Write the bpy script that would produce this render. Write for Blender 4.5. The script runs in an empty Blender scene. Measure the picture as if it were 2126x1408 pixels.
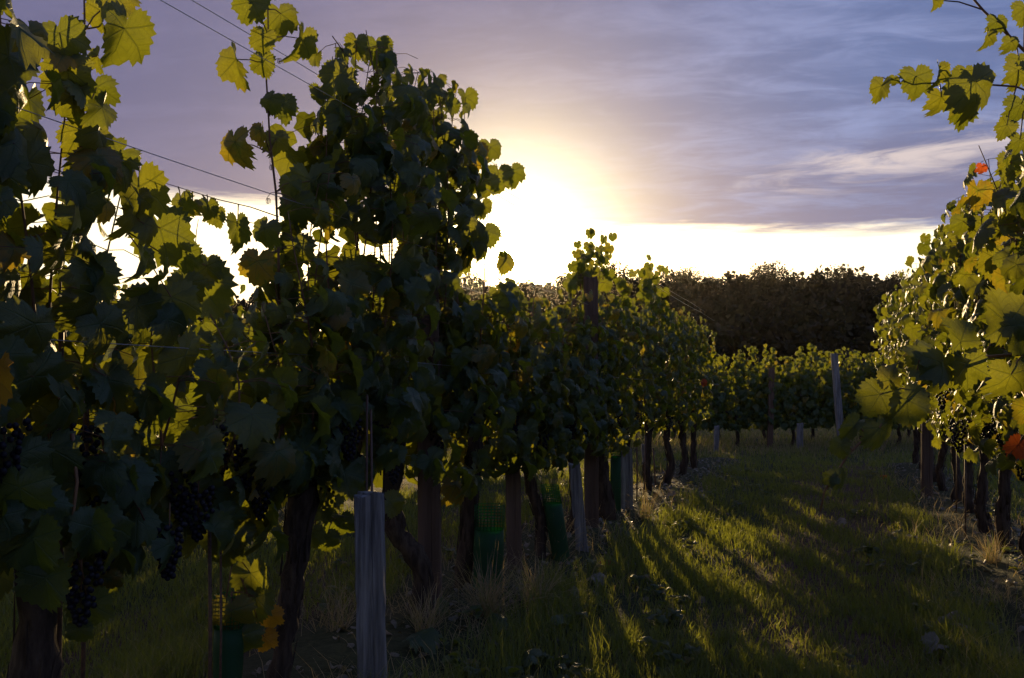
import bpy, math, random
import numpy as np
from mathutils import Vector, Matrix, Euler

# ------------------------------------------------------------------ camera, sky, sun, exposure
S = bpy.context.scene
COL = S.collection
CAM_H = 1.05
FPX, CX, CY = 2067.0, 1063.0, 704.0
PITCH = math.atan(111 / FPX)
cam_data = bpy.data.cameras.new('camera'); cam_data.lens = 35; cam_data.sensor_width = 36
cam_data.clip_end = 3000; cam_data.clip_start = 0.05
cam = bpy.data.objects.new('camera', cam_data); COL.objects.link(cam)
cam.location = (0, 0, CAM_H); cam.rotation_euler = (math.pi / 2 + PITCH, 0, 0)
S.camera = cam
SUN_EL = math.radians(7.9); SUN_AZ = 0.0
S.view_settings.view_transform = 'Standard'; S.view_settings.look = 'None'
S.view_settings.exposure = 0.3; S.view_settings.gamma = 1; S.view_settings.use_curve_mapping = False
S.render.engine = 'CYCLES'
S.cycles.use_denoising = True
S.cycles.max_bounces = 7; S.cycles.diffuse_bounces = 3; S.cycles.glossy_bounces = 2
S.cycles.transmission_bounces = 4; S.cycles.volume_bounces = 0; S.cycles.transparent_max_bounces = 4
S.cycles.sample_clamp_indirect = 4; S.cycles.sample_clamp_direct = 0
S.cycles.use_adaptive_sampling = True; S.cycles.adaptive_threshold = 0.02

class NT:
    """small node tree writer"""
    def __init__(self, tree):
        self.t = tree; tree.nodes.clear()
    def n(self, kind, **kw):
        nd = self.t.nodes.new(kind)
        for k, v in kw.items(): setattr(nd, k, v)
        return nd
    def put(self, sock, v):
        if v is None: return
        if isinstance(v, bpy.types.NodeSocket): self.t.links.new(v, sock)
        elif isinstance(v, (tuple, list)) and sock.type == 'RGBA' and len(v) == 3: sock.default_value = (*v, 1)
        else: sock.default_value = v
    def m(self, op, a, b=None, c=None, clamp=False):
        nd = self.n('ShaderNodeMath', operation=op, use_clamp=clamp)
        for i, v in enumerate((a, b, c)): self.put(nd.inputs[i], v)
        return nd.outputs[0]
    def vm(self, op, a, b=None, scale=None):
        nd = self.n('ShaderNodeVectorMath', operation=op)
        self.put(nd.inputs[0], a); self.put(nd.inputs[1], b)
        if scale is not None: self.put(nd.inputs['Scale'], scale)
        return nd.outputs['Value'] if op in ('DOT_PRODUCT', 'LENGTH') else nd.outputs[0]
    def mix(self, f, a, b, blend='MIX'):
        nd = self.n('ShaderNodeMix', data_type='RGBA', blend_type=blend)
        self.put(nd.inputs[0], f); self.put(nd.inputs[6], a); self.put(nd.inputs[7], b)
        return nd.outputs[2]
    def rng(self, v, a, b, c=0.0, d=1.0, smooth=True):
        nd = self.n('ShaderNodeMapRange'); nd.interpolation_type = 'SMOOTHSTEP' if smooth else 'LINEAR'
        for i, x in enumerate((v, a, b, c, d)): self.put(nd.inputs[i], x)
        return nd.outputs[0]
    def noise(self, vec, scale, detail=3, rough=.55, dim='3D', dist=0.0):
        nd = self.n('ShaderNodeTexNoise', noise_dimensions=dim)
        self.put(nd.inputs['Vector'], vec); nd.inputs['Scale'].default_value = scale
        nd.inputs['Detail'].default_value = detail; nd.inputs['Roughness'].default_value = rough
        nd.inputs['Distortion'].default_value = dist
        return nd.outputs[0]
    def comb(self, x, y, z):
        nd = self.n('ShaderNodeCombineXYZ')
        for i, v in enumerate((x, y, z)): self.put(nd.inputs[i], v)
        return nd.outputs[0]

world = bpy.data.worlds.new('World'); S.world = world; world.use_nodes = True
w = NT(world.node_tree)
tc = w.n('ShaderNodeTexCoord')
D = w.vm('NORMALIZE', tc.outputs['Generated'])
sep = w.n('ShaderNodeSeparateXYZ'); w.put(sep.inputs[0], D)
dx, dy, dz = sep.outputs
elev = w.m('MULTIPLY', w.m('ARCSINE', dz), 57.2958)
azim = w.m('MULTIPLY', w.m('ARCTAN2', dx, dy), 57.2958)
sunv = (math.sin(SUN_AZ) * math.cos(SUN_EL), math.cos(SUN_AZ) * math.cos(SUN_EL), math.sin(SUN_EL))
ang = w.m('MULTIPLY', w.m('ARCCOSINE', w.m('MINIMUM', w.vm('DOT_PRODUCT', D, sunv), 1.0)), 57.2958)
# cloud sheet seen in perspective: project on a plane high above
inv = w.m('DIVIDE', 1.0, w.m('ADD', w.m('MAXIMUM', dz, 0.0), 0.10))
px_ = w.m('MULTIPLY', dx, inv); py_ = w.m('MULTIPLY', dy, inv)
cv = w.comb(w.m('ADD', w.m('MULTIPLY', px_, .55), w.m('MULTIPLY', py_, .18)), py_, 0.0)
n_big = w.noise(cv, 1.1, 5, .55)
n_mid = w.noise(w.vm('ADD', cv, (7.3, 2.1, 0)), 3.2, 6, .62, dist=.6)
n_fine = w.noise(w.vm('ADD', cv, (1.7, 5.4, 0)), 9.0, 6, .6, dist=.8)
sky = w.n('ShaderNodeTexSky'); sky.sky_type = 'NISHITA'; sky.sun_disc = False
sky.sun_elevation = SUN_EL; sky.sun_rotation = SUN_AZ; sky.air_density = 1.3; sky.dust_density = 2.5; sky.ozone_density = 2.0
SKY_STR = 0.1
# cloud colours (radiance divided by the background strength at the end)
side = w.rng(azim, -12, 26)
low = w.rng(elev, 17, 9.5)
deck = w.mix(side, (.122, .118, .245), (.092, .148, .350))
deck = w.mix(w.m('MULTIPLY', low, .55), deck, (.215, .180, .285))
light = w.mix(side, (.215, .20, .37), (.24, .31, .58))
mott = w.rng(w.m('ADD', w.m('MULTIPLY', n_mid, .6), w.m('MULTIPLY', n_fine, .4)), .42, .66)
deck = w.mix(w.m('MULTIPLY', mott, w.rng(azim, -25, 20, .22, .75)), deck, light)
dark = w.rng(n_big, .46, .66)
deck = w.mix(w.m('MULTIPLY', dark, .30), deck, (.110, .115, .235))
# a lit wisp band over the right part of the picture
wb = w.m('MULTIPLY', w.rng(w.m('ABSOLUTE', w.m('SUBTRACT', elev, w.m('ADD', 12.3, w.m('MULTIPLY', w.m('SUBTRACT', azim, 20), .09)))), 1.9, .2), w.rng(azim, 8, 20))
wn = w.rng(w.noise(w.comb(w.m('MULTIPLY', azim, .09), w.m('MULTIPLY', elev, .55), 3.0), 1.6, 6, .62, dist=.8), .42, .70)
deck = w.mix(w.m('MULTIPLY', w.m('MULTIPLY', wb, wn), .9), deck, (.66, .56, .56))
# warm light of the sun spreading in the cloud sheet
g_wide = w.m('EXPONENT', w.m('MULTIPLY', ang, -1 / 2.75))
g_near = w.m('EXPONENT', w.m('MULTIPLY', ang, -1 / 11.0))
glow_c = w.mix(w.rng(ang, 13, 3), (1.0, .70, .27), (1.0, .84, .42))
glow = w.vm('SCALE', glow_c, None, w.m('ADD', w.m('MULTIPLY', g_wide, 6.9), w.m('MULTIPLY', g_near, .14)))
deck = w.vm('ADD', deck, glow)
# clear strip under the cloud edge
edge = w.m('ADD', w.m('ADD', 9.75, w.m('MULTIPLY', azim, -.05)),
           w.m('MULTIPLY', w.m('SUBTRACT', w.noise(w.comb(w.m('MULTIPLY', azim, .05), w.m('MULTIPLY', elev, .5), 0.0), 2.2, 6, .62), .5), 2.2))
clear_ = w.rng(w.m('SUBTRACT', elev, edge), .55, -.45)
faraz = w.rng(w.m('ABSOLUTE', azim), 45, 110)
strip = w.vm('SCALE', w.mix(w.rng(elev, 9.5, 2), (1.1, .98, .72), (1.2, 1.04, .74)), None, w.m('SUBTRACT', 1.0, w.m('MULTIPLY', faraz, .80)))
strip = w.vm('ADD', strip, glow)
strip = w.vm('ADD', strip, w.vm('SCALE', sky.outputs[0], None, SKY_STR * .5))
away = w.rng(ang, 30, 130, .84, .92)
col = w.vm('SCALE', w.mix(clear_, deck, strip), None, away)
col = w.vm('ADD', col, w.vm('SCALE', sky.outputs[0], None, SKY_STR * .06))
disc = w.rng(ang, 1.0, .35)
col = w.vm('ADD', col, w.vm('SCALE', w.comb(1.0, .85, .55), None, w.m('MULTIPLY', disc, 60.0)))
bg = w.n('ShaderNodeBackground'); w.put(bg.inputs[0], w.vm('SCALE', col, None, 1 / SKY_STR)); bg.inputs[1].default_value = SKY_STR
out = w.n('ShaderNodeOutputWorld'); w.put(out.inputs[0], bg.outputs[0])
world.cycles.sampling_method = 'MANUAL'; world.cycles.sample_map_resolution = 2048

sun_data = bpy.data.lights.new('sun', 'SUN'); sun_data.energy = 5.0; sun_data.angle = math.radians(.5)
sun_data.color = (1.0, .70, .34)
sun = bpy.data.objects.new('sun', sun_data); COL.objects.link(sun); sun.location = (0, 30, 12)
sun.rotation_euler = (-Vector(sunv)).to_track_quat('-Z', 'Y').to_euler()

# ------------------------------------------------------------------ helpers
ROW = math.radians(18.12)
RD = Vector((math.sin(ROW), math.cos(ROW), 0)); RP = Vector((math.cos(ROW), -math.sin(ROW), 0))
UP = Vector((0, 0, 1))
cp, sp = math.cos(PITCH), math.sin(PITCH)
def ray(px, py):
    a, b = (px - CX) / FPX, (CY - py) / FPX
    return Vector((a, cp - sp * b, sp + cp * b))
def at_depth(px, py, Y):
    d = ray(px, py); return Vector((0, 0, CAM_H)) + d * (Y / d.y)
def on_row(px, py, perp):
    d = ray(px, py); return Vector((0, 0, CAM_H)) + d * (perp / d.dot(RP))
def on_ground(px, py):
    d = ray(px, py); p = Vector((0, 0, CAM_H)) + d * (CAM_H / -d.z); p.z = gz(p.x, p.y); return p
def row_pt(s, perp, z=0.0): return RD * s + RP * perp + UP * z

def sm(a, b, x):
    t = np.clip((x - a) / (b - a), 0, 1); return t * t * (3 - 2 * t)
def ground_h(x, y):
    x = np.asarray(x, float); y = np.asarray(y, float)
    s = x * RD.x + y * RD.y; p = x * RP.x + y * RP.y
    h = .018 * np.sin(1.9 * x + .7 * y) * np.sin(1.3 * y - .4 * x) + .010 * np.sin(5.3 * x + 1.1) * np.sin(4.1 * y + .3)
    h += .006 * np.sin(13 * x + 3 * y) * np.sin(11 * y - 5 * x)
    for r in (-7.4, -4.6, -1.8, 1.0, 3.8):
        h += .07 * np.exp(-((p - r) / .38) ** 2) * sm(16.5, 15.0, s)
    h += 9.0 * sm(45, 135, y + .12 * x) + 1.2 * sm(45, 135, y) * np.sin(x / 41 + 1.0) + 0.5 * sm(45, 135, y) * np.sin(x / 17)
    return h
def gz(x, y): return float(ground_h(x, y))

def prop(o, label=None, cat=None, group=None, kind=None):
    if label: o['label'] = label
    if cat: o['category'] = cat
    if group: o['group'] = group
    if kind: o['kind'] = kind
    return o
def link(name, me, parent=None, loc=None):
    o = bpy.data.objects.new(name, me); COL.objects.link(o)
    if parent is not None: o.parent = parent
    if loc is not None: o.location = loc
    return o
def empty(name, loc):
    o = bpy.data.objects.new(name, None); COL.objects.link(o); o.location = loc; o.empty_display_size = .1
    return o
class MB:
    def __init__(self): self.v = []; self.f = []
    def add(self, v, f):
        b = len(self.v); self.v += [tuple(p) for p in v]; self.f += [tuple(i + b for i in q) for q in f]
    def tube(self, pts, rad, n=6, cap=True, rough=0.0, rnd=None, squash=None):
        pts = [Vector(p) for p in pts]; v = []; f = []
        if not isinstance(rad, (list, tuple)): rad = [rad] * len(pts)
        ref = Vector((.31, .93, .17)) if abs((pts[-1] - pts[0]).normalized().dot(Vector((.31, .93, .17)).normalized())) < .9 else Vector((0, 0, 1))
        for i, p in enumerate(pts):
            t = (pts[min(i + 1, len(pts) - 1)] - pts[max(i - 1, 0)])
            t = t.normalized() if t.length > 1e-9 else UP
            a = t.cross(ref).normalized(); b = t.cross(a)
            for k in range(n):
                q = 2 * math.pi * k / n; r = rad[i]
                if rough and rnd: r *= 1 + rnd.uniform(-rough, rough)
                v.append(p + a * (r * math.cos(q)) + b * (r * math.sin(q)))
        for i in range(len(pts) - 1):
            for k in range(n):
                k2 = (k + 1) % n; f.append((i * n + k, i * n + k2, (i + 1) * n + k2, (i + 1) * n + k))
        if cap:
            f.append(tuple(range(n - 1, -1, -1))); f.append(tuple((len(pts) - 1) * n + k for k in range(n)))
        self.add(v, f)
    def mesh(self, name, mat, smooth=True):
        me = bpy.data.meshes.new(name); me.from_pydata(self.v, [], self.f); me.materials.append(mat)
        if smooth: me.polygons.foreach_set('use_smooth', [True] * len(me.polygons))
        me.update(); return me
def np_mesh(name, V, F, mat, uv=None, tint=None, smooth=True):
    """V (n,3), F (m,3) triangles, uv (n,2) and tint (n,) per vertex"""
    me = bpy.data.meshes.new(name)
    me.vertices.add(len(V)); me.vertices.foreach_set('co', np.ascontiguousarray(V, dtype=np.float32).ravel())
    me.loops.add(F.size); me.loops.foreach_set('vertex_index', F.ravel().astype(np.int32))
    me.polygons.add(len(F)); me.polygons.foreach_set('loop_start', np.arange(0, F.size, 3, dtype=np.int32))
    try: me.polygons.foreach_set('loop_total', np.full(len(F), 3, dtype=np.int32))
    except Exception: pass
    if smooth: me.polygons.foreach_set('use_smooth', np.ones(len(F), dtype=bool))
    if uv is not None:
        l = me.uv_layers.new(name='UVMap'); l.data.foreach_set('uv', uv[F.ravel()].astype(np.float32).ravel())
    if tint is not None:
        a = me.attributes.new('tint', 'FLOAT', 'POINT'); a.data.foreach_set('value', np.asarray(tint, dtype=np.float32))
    me.materials.append(mat); me.update(calc_edges=True); me.validate(); return me

# ------------------------------------------------------------------ materials
def new_mat(name):
    m = bpy.data.materials.new(name); m.use_nodes = True; return m, NT(m.node_tree)
def finish(t, shader, disp=None):
    o = t.n('ShaderNodeOutputMaterial'); t.put(o.inputs[0], shader)
def bsdf(t, col, rough=.8, spec=.3, normal=None):
    b = t.n('ShaderNodeBsdfPrincipled'); t.put(b.inputs['Base Color'], col); t.put(b.inputs['Roughness'], rough)
    b.inputs['Specular IOR Level'].default_value = spec
    if normal is not None: t.put(b.inputs['Normal'], normal)
    return b.outputs[0]
def bump(t, h, strength=.4, dist=.005):
    b = t.n('ShaderNodeBump'); b.inputs['Strength'].default_value = strength; b.inputs['Distance'].default_value = dist
    t.put(b.inputs['Height'], h); return b.outputs[0]
def leaf_rand(t):
    oi = t.n('ShaderNodeObjectInfo'); at = t.n('ShaderNodeAttribute', attribute_name='tint')
    return t.m('FRACT', t.m('ADD', oi.outputs['Random'], at.outputs['Fac']))
def leaf_material(name, g1, g2, autumn, t1, t2, tau, trans=.45, autumn_at=.985):
    m, t = new_mat(name)
    r = leaf_rand(t); r2 = t.m('FRACT', t.m('MULTIPLY', r, 17.31)); r3 = t.m('FRACT', t.m('MULTIPLY', r, 5.77))
    tc = t.n('ShaderNodeTexCoord'); s = t.n('ShaderNodeSeparateXYZ'); t.put(s.inputs[0], tc.outputs['UV'])
    u, v = s.outputs[0], s.outputs[1]
    a = t.m('ABSOLUTE', t.m('ARCTAN2', u, v)); rad = t.m('SQRT', t.m('ADD', t.m('MULTIPLY', u, u), t.m('MULTIPLY', v, v)))
    d = t.m('MINIMUM', t.m('MINIMUM', a, t.m('ABSOLUTE', t.m('SUBTRACT', a, .92))), t.m('ABSOLUTE', t.m('SUBTRACT', a, 1.86)))
    d = t.m('MULTIPLY', d, rad)
    vein = t.rng(d, t.m('ADD', .012, t.m('MULTIPLY', t.m('SUBTRACT', 1.1, rad), .022)), .006)
    # side veins: saw in radius, offset by the angle to the next main vein
    sv = t.m('SINE', t.m('MULTIPLY', t.m('SUBTRACT', rad, t.m('MULTIPLY', d, .9)), 42.0))
    side_v = t.m('MULTIPLY', t.rng(sv, .86, 1.0), .35)
    vein = t.m('MAXIMUM', vein, side_v)
    pos = t.vm('ADD', tc.outputs['UV'], t.comb(t.m('MULTIPLY', r, 91.0), t.m('MULTIPLY', r2, 37.0), 0.0))
    nz = t.noise(pos, 3.2, 4, .6); nf = t.noise(pos, 16, 3, .6)
    g = t.mix(r2, g1, g2)
    aut = t.m('MULTIPLY', t.rng(r3, autumn_at - .12, autumn_at + .06), t.rng(t.m('ADD', nz, t.m('MULTIPLY', rad, .25)), .42, .68))
    aut = t.m('MINIMUM', t.m('ADD', aut, t.m('MULTIPLY', t.rng(rad, .80, 1.0), t.m('MULTIPLY', t.rng(nz, .55, .7), .7))), 1.0)
    g = t.mix(aut, g, autumn)
    g = t.mix(t.m('MULTIPLY', t.rng(nf, .35, .7), .25), g, tuple(c * .55 for c in g1))
    g = t.mix(t.m('MULTIPLY', vein, .35), g, tuple(min(1, c * 2.0) for c in g2))
    tr = t.mix(r2, t1, t2); tr = t.mix(aut, tr, tau)
    tr = t.mix(t.m('MULTIPLY', vein, .55), tr, tuple(c * .35 for c in t1))
    tr = t.mix(t.m('MULTIPLY', t.rng(nz, .3, .75), .35), tr, tuple(c * .55 for c in t1))
    nrm = bump(t, t.m('SUBTRACT', t.m('MULTIPLY', nf, .5), t.m('MULTIPLY', vein, .9)), .55, .004)
    b = bsdf(t, g, .47, .42, nrm)
    tl = t.n('ShaderNodeBsdfTranslucent'); t.put(tl.inputs[0], tr); t.put(tl.inputs[1], nrm)
    mx = t.n('ShaderNodeMixShader'); mx.inputs[0].default_value = trans
    t.put(mx.inputs[1], b); t.put(mx.inputs[2], tl.outputs[0]); finish(t, mx.outputs[0]); return m
M_LEAF = leaf_material('vine_leaf_green', (.034, .070, .034), (.058, .098, .040), (.20, .13, .02),
                       (.21, .24, .012), (.33, .325, .016), (.58, .38, .02))
M_RED = leaf_material('vine_leaf_red', (.20, .03, .015), (.16, .05, .02), (.22, .06, .02), (.75, .10, .02), (.7, .2, .03), (.8, .25, .02))
M_ORANGE = leaf_material('vine_leaf_orange', (.25, .13, .02), (.22, .12, .02), (.30, .14, .02), (.85, .45, .02), (.9, .5, .02), (.9, .35, .02))
M_DRY = leaf_material('vine_leaf_fallen', (.12, .12, .095), (.16, .14, .10), (.10, .05, .02), (.2, .15, .04), (.2, .15, .04), (.2, .1, .03), trans=.15)
def simple(name, c1, c2, scale=30, rough=.85, stretch=(1, 1, 1), bs=.5, bd=.004, spec=.2):
    m, t = new_mat(name); tc = t.n('ShaderNodeTexCoord')
    v = t.vm('MULTIPLY', tc.outputs['Object'], stretch)
    n1 = t.noise(v, scale, 5, .62); n2 = t.noise(v, scale * .17, 3, .5)
    c = t.mix(t.rng(n1, .3, .7), c1, c2); c = t.mix(t.m('MULTIPLY', t.rng(n2, .45, .7), .5), c, tuple(x * .5 for x in c1))
    finish(t, bsdf(t, c, rough, spec, bump(t, n1, bs, bd))); return m
M_BARK = simple('vine_bark', (.030, .021, .016), (.095, .070, .052), 30, .95, (1, 1, .22), 1.0, .02)
M_CANE = simple('vine_cane', (.12, .055, .03), (.20, .11, .05), 60, .6, (1, 1, .3), .3, .001, .4)
M_POST = simple('weathered_wood', (.10, .10, .105), (.27, .27, .275), 55, .95, (1, 1, .06), 1.0, .010)
M_POST_D = simple('brown_wood', (.09, .06, .045), (.16, .11, .08), 34, .9, (1, 1, .05), .9, .006)
M_RUST = simple('rusty_steel', (.06, .035, .025), (.14, .07, .04), 90, .6, (1, 1, 1), .3, .001, .5)
def metal(name, c, r):
    m, t = new_mat(name); b = t.n('ShaderNodeBsdfPrincipled'); t.put(b.inputs['Base Color'], c)
    b.inputs['Metallic'].default_value = 1; b.inputs['Roughness'].default_value = r; finish(t, b.outputs[0]); return m
M_WIRE = metal('galvanised_wire', (.35, .35, .37), .42)
def plastic_green():
    m, t = new_mat('green_guard_plastic')
    b = bsdf(t, (.022, .075, .035), .6, .3); tl = t.n('ShaderNodeBsdfTranslucent'); t.put(tl.inputs[0], (.08, .36, .08))
    mx = t.n('ShaderNodeMixShader'); mx.inputs[0].default_value = .45
    t.put(mx.inputs[1], b); t.put(mx.inputs[2], tl.outputs[0]); finish(t, mx.outputs[0]); return m
M_GUARD = plastic_green()
def grape_mat():
    m, t = new_mat('dark_grape_skin'); tc = t.n('ShaderNodeTexCoord')
    n = t.noise(tc.outputs['Object'], 60, 4)
    c = t.mix(t.rng(n, .35, .65), (.004, .0035, .008), (.013, .012, .024))
    finish(t, bsdf(t, c, .6, .28)); return m
M_GRAPE = grape_mat()
def grass_mat(name, a, b, dry, tr, trd, dry_at=.72):
    m, t = new_mat(name); at = t.n('ShaderNodeAttribute', attribute_name='tint'); r = at.outputs['Fac']
    r2 = t.m('FRACT', t.m('MULTIPLY', r, 13.7)); d = t.rng(r, dry_at, dry_at + .15)
    c = t.mix(d, t.mix(r2, a, b), dry); q = t.mix(d, tr, trd)
    s = bsdf(t, c, .55, .35); tl = t.n('ShaderNodeBsdfTranslucent'); t.put(tl.inputs[0], q)
    mx = t.n('ShaderNodeMixShader'); mx.inputs[0].default_value = .42
    t.put(mx.inputs[1], s); t.put(mx.inputs[2], tl.outputs[0]); finish(t, mx.outputs[0]); return m
M_GRASS = grass_mat('alley_grass', (.045, .078, .042), (.072, .100, .046), (.16, .135, .10), (.33, .36, .03), (.50, .40, .14), .72)
M_STRAW = grass_mat('dry_straw', (.22, .18, .11), (.30, .25, .16), (.12, .13, .05), (.45, .34, .13), (.3, .33, .06), .75)
def ground_mat():
    m, t = new_mat('vineyard_ground'); tc = t.n('ShaderNodeTexCoord'); P = tc.outputs['Object']
    s_ = t.vm('DOT_PRODUCT', P, tuple(RD)); p_ = t.vm('DOT_PRODUCT', P, tuple(RP))
    n1 = t.noise(P, 3.0, 5, .6); n2 = t.noise(P, 26, 5, .65); n3 = t.noise(P, .35, 3)
    pm = t.m('ABSOLUTE', t.m('SUBTRACT', t.m('MODULO', t.m('ADD', p_, 22.0 + 1.4 + .4), 2.8), 1.4))   # distance to the nearest vine row
    strip = t.rng(t.m('ADD', pm, t.m('MULTIPLY', t.m('SUBTRACT', n1, .5), .5)), .62, .35)
    strip = t.m('MULTIPLY', strip, t.rng(s_, 16.5, 15.0))
    soil = t.mix(t.rng(n2, .35, .68), (.050, .034, .024), (.115, .080, .055))
    turf = t.mix(t.rng(n2, .3, .7), (.026, .034, .014), (.055, .060, .026))
    turf = t.mix(t.m('MULTIPLY', t.rng(n1, .5, .75), .5), turf, (.095, .078, .045))
    c = t.mix(strip, turf, soil)
    sy = t.n('ShaderNodeSeparateXYZ'); t.put(sy.inputs[0], P)
    c = t.mix(t.rng(sy.outputs[1], 40, 60), c, t.mix(n3, (.035, .03, .016), (.06, .045, .022)))
    finish(t, bsdf(t, c, .95, .12, bump(t, n2, .9, .02))); return m
M_GROUND = ground_mat()
def tree_mat():
    m, t = new_mat('woodland_foliage'); r = leaf_rand(t)
    c = t.mix(r, (.030, .030, .014), (.058, .046, .022))
    b = bsdf(t, c, .8, .15); tl = t.n('ShaderNodeBsdfTranslucent'); t.put(tl.inputs[0], t.mix(r, (.12, .10, .02), (.20, .14, .03)))
    mx = t.n('ShaderNodeMixShader'); mx.inputs[0].default_value = .15
    t.put(mx.inputs[1], b); t.put(mx.inputs[2], tl.outputs[0]); finish(t, mx.outputs[0]); return m
M_TREE = tree_mat()

# ------------------------------------------------------------------ ground
def axis(lo, f0, f1, hi, fine, grow=1.22):
    a = list(np.arange(f0, f1 + 1e-6, fine)); st = fine
    while a[-1] < hi: st *= grow; a.append(min(a[-1] + st, hi))
    st = fine
    while a[0] > lo: st *= grow; a.insert(0, max(a[0] - st, lo))
    return np.array(a)
gx = axis(-500, -8, 9, 500, .11); gy = axis(-300, 1.5, 21, 450, .11, 1.09)
X, Y = np.meshgrid(gx, gy); Z = ground_h(X, Y)
rg = np.random.RandomState(4); near = (X > -8) & (X < 9) & (Y > 1.5) & (Y < 21)
Z = Z + near * rg.uniform(-.006, .006, Z.shape)
V = np.stack([X, Y, Z], -1).reshape(-1, 3); nx, ny = len(gx), len(gy)
i = np.arange(nx * ny).reshape(ny, nx); q = np.stack([i[:-1, :-1], i[:-1, 1:], i[1:, 1:], i[1:, :-1]], -1).reshape(-1, 4)
F = np.concatenate([q[:, [0, 1, 2]], q[:, [0, 2, 3]]])
prop(link('ground', np_mesh('ground', V, F, M_GROUND)), kind='structure')

# ------------------------------------------------------------------ vine leaf shapes
def leaf_shape(seed, n_out, fold=.25, droop=.35, crinkle=.06, serr=.055, lobes=.26):
    r = np.random.RandomState(seed)
    th = np.linspace(-math.pi, math.pi, n_out, endpoint=False) + math.pi / n_out
    a = np.abs(th)
    env = np.interp(a, [0, .5, .92, 1.4, 1.86, 2.4, 2.85, 3.15], [1.0, .95, .92, .86, .80, .68, .50, .16])
    dip = lambda c_, w_: np.exp(-((a - c_) / w_) ** 2)
    base = env - lobes * .8 * dip(.50, .13) - lobes * .6 * dip(1.40, .14) + .05 * dip(0, .12) + .04 * dip(.92, .12)
    base = base * (1 + r.uniform(-.035, .035, n_out))
    base[::2] *= 1 + serr; base[1::2] *= 1 - serr
    nm = n_out // 2
    thm = th[::2] + (th[1] - th[0]) * .5
    bm = np.interp(thm, th, base) * .55
    vx = np.concatenate([[0], bm * np.sin(thm), base * np.sin(th)]); vy = np.concatenate([[0], bm * np.cos(thm), base * np.cos(th)])
    uv = np.stack([vx, vy], 1)
    rr = np.hypot(vx, vy); ph = r.uniform(0, 6.28, 4)
    z = -droop * rr ** 2 * .5 + crinkle * np.sin(5 * vx + ph[0]) * np.cos(6 * vy + ph[1]) + crinkle * .8 * np.sin(9 * np.arctan2(vx, vy) + ph[2]) * rr ** 2
    # V fold about the midrib
    x2 = vx * math.cos(fold); z2 = z + np.abs(vx) * math.sin(fold)
    # curl of the tip and a twist
    k = droop * 1.3; y2 = np.where(vy > 0, np.sin(vy * k) / k, vy); z2 = z2 - np.where(vy > 0, (1 - np.cos(vy * k)) / k, vy * vy * .2)
    tw = r.uniform(-.5, .5); ca, sa = np.cos(tw * vy), np.sin(tw * vy); x3 = x2 * ca - z2 * sa; z3 = x2 * sa + z2 * ca
    Vv = np.stack([x3, y2, z3], 1)
    f = []
    for k in range(nm): f.append((0, 1 + k, 1 + (k + 1) % nm) if k != nm - 1 else (0, 1 + k, 1))
    f = f[:-1] + [f[-1]]
    for k in range(nm):
        o0, o1, o2 = 1 + nm + 2 * k, 1 + nm + 2 * k + 1, 1 + nm + (2 * k + 2) % n_out
        m0, m1 = 1 + k, 1 + (k + 1) % nm
        f += [(o0, o1, m0), (o1, o2, m0) if False else (o1, m1, m0), (o1, o2, m1)]
    F_ = np.array([(a_, c_, b_) for a_, b_, c_ in f])
    return Vv, F_, uv
rp = random.Random(11)
LEAF_HI = [leaf_shape(k, 52, fold=[.15, .35, .6, .25, -.2, .8, .3, .45, .1, 1.05][k], droop=[.4, .7, .5, 1.0, .6, .5, 1.2, .3, .8, .7][k],
                      crinkle=.075, serr=.07, lobes=[.18, .27, .14, .30, .22, .16, .25, .08, .24, .20][k]) for k in range(10)]
LEAF_LO = [leaf_shape(50 + k, 16, fold=[.2, .5, .35, .9][k], droop=[.5, .8, 1.1, .5][k], crinkle=.07, serr=.03) for k in range(4)]
LEAF_MESH = {}
def leaf_mesh(k, mat):
    key = (k, mat.name)
    if key not in LEAF_MESH:
        v, f, uv = LEAF_HI[k]; LEAF_MESH[key] = np_mesh('leaf', v, f, mat, uv=uv)
    return LEAF_MESH[key]
def leaf_axes(tip, normal):
    t = Vector(tip).normalized(); n = Vector(normal); n = (n - t * n.dot(t))
    n = n.normalized() if n.length > 1e-4 else t.orthogonal().normalized()
    x = t.cross(n); return Matrix((x, t, n)).transposed()      # columns: local x, y(tip), z(normal)
def leaf_object(parent, p, R, size, k, mat, label=None, name='leaf'):
    o = link(name, leaf_mesh(k, mat), parent)
    o.matrix_basis = Matrix.Translation(p) @ R.to_4x4() @ Matrix.Diagonal((size, size, size, 1))
    if label: o['label'] = label
    return o
def leaf_mass(name, items, shapes, mat, parent=None):
    """items: list of (pos, R, size, tint) joined as one mesh"""
    if not items: return None
    groups = {}
    for n_, it in enumerate(items): groups.setdefault(n_ % len(shapes), []).append(it)
    Vs, Fs, Us, Ts = [], [], [], []; off = 0
    for g, its in groups.items():
        v, f, uv = shapes[g]; N = len(its)
        R = np.array([np.array(it[1]) for it in its]); P = np.array([tuple(it[0]) for it in its]); sz = np.array([it[2] for it in its])
        W = np.einsum('nij,vj->nvi', R, v) * sz[:, None, None] + P[:, None, :]
        Vs.append(W.reshape(-1, 3)); Fs.append((f[None] + (np.arange(N) * len(v))[:, None, None]).reshape(-1, 3) + off); off += N * len(v)
        Us.append(np.tile(uv, (N, 1))); Ts.append(np.repeat([it[3] for it in its], len(v)))
    o = link(name, np_mesh(name, np.concatenate(Vs), np.concatenate(Fs), mat, np.concatenate(Us), np.concatenate(Ts)), parent)
    o['kind'] = 'stuff'; return o

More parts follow.
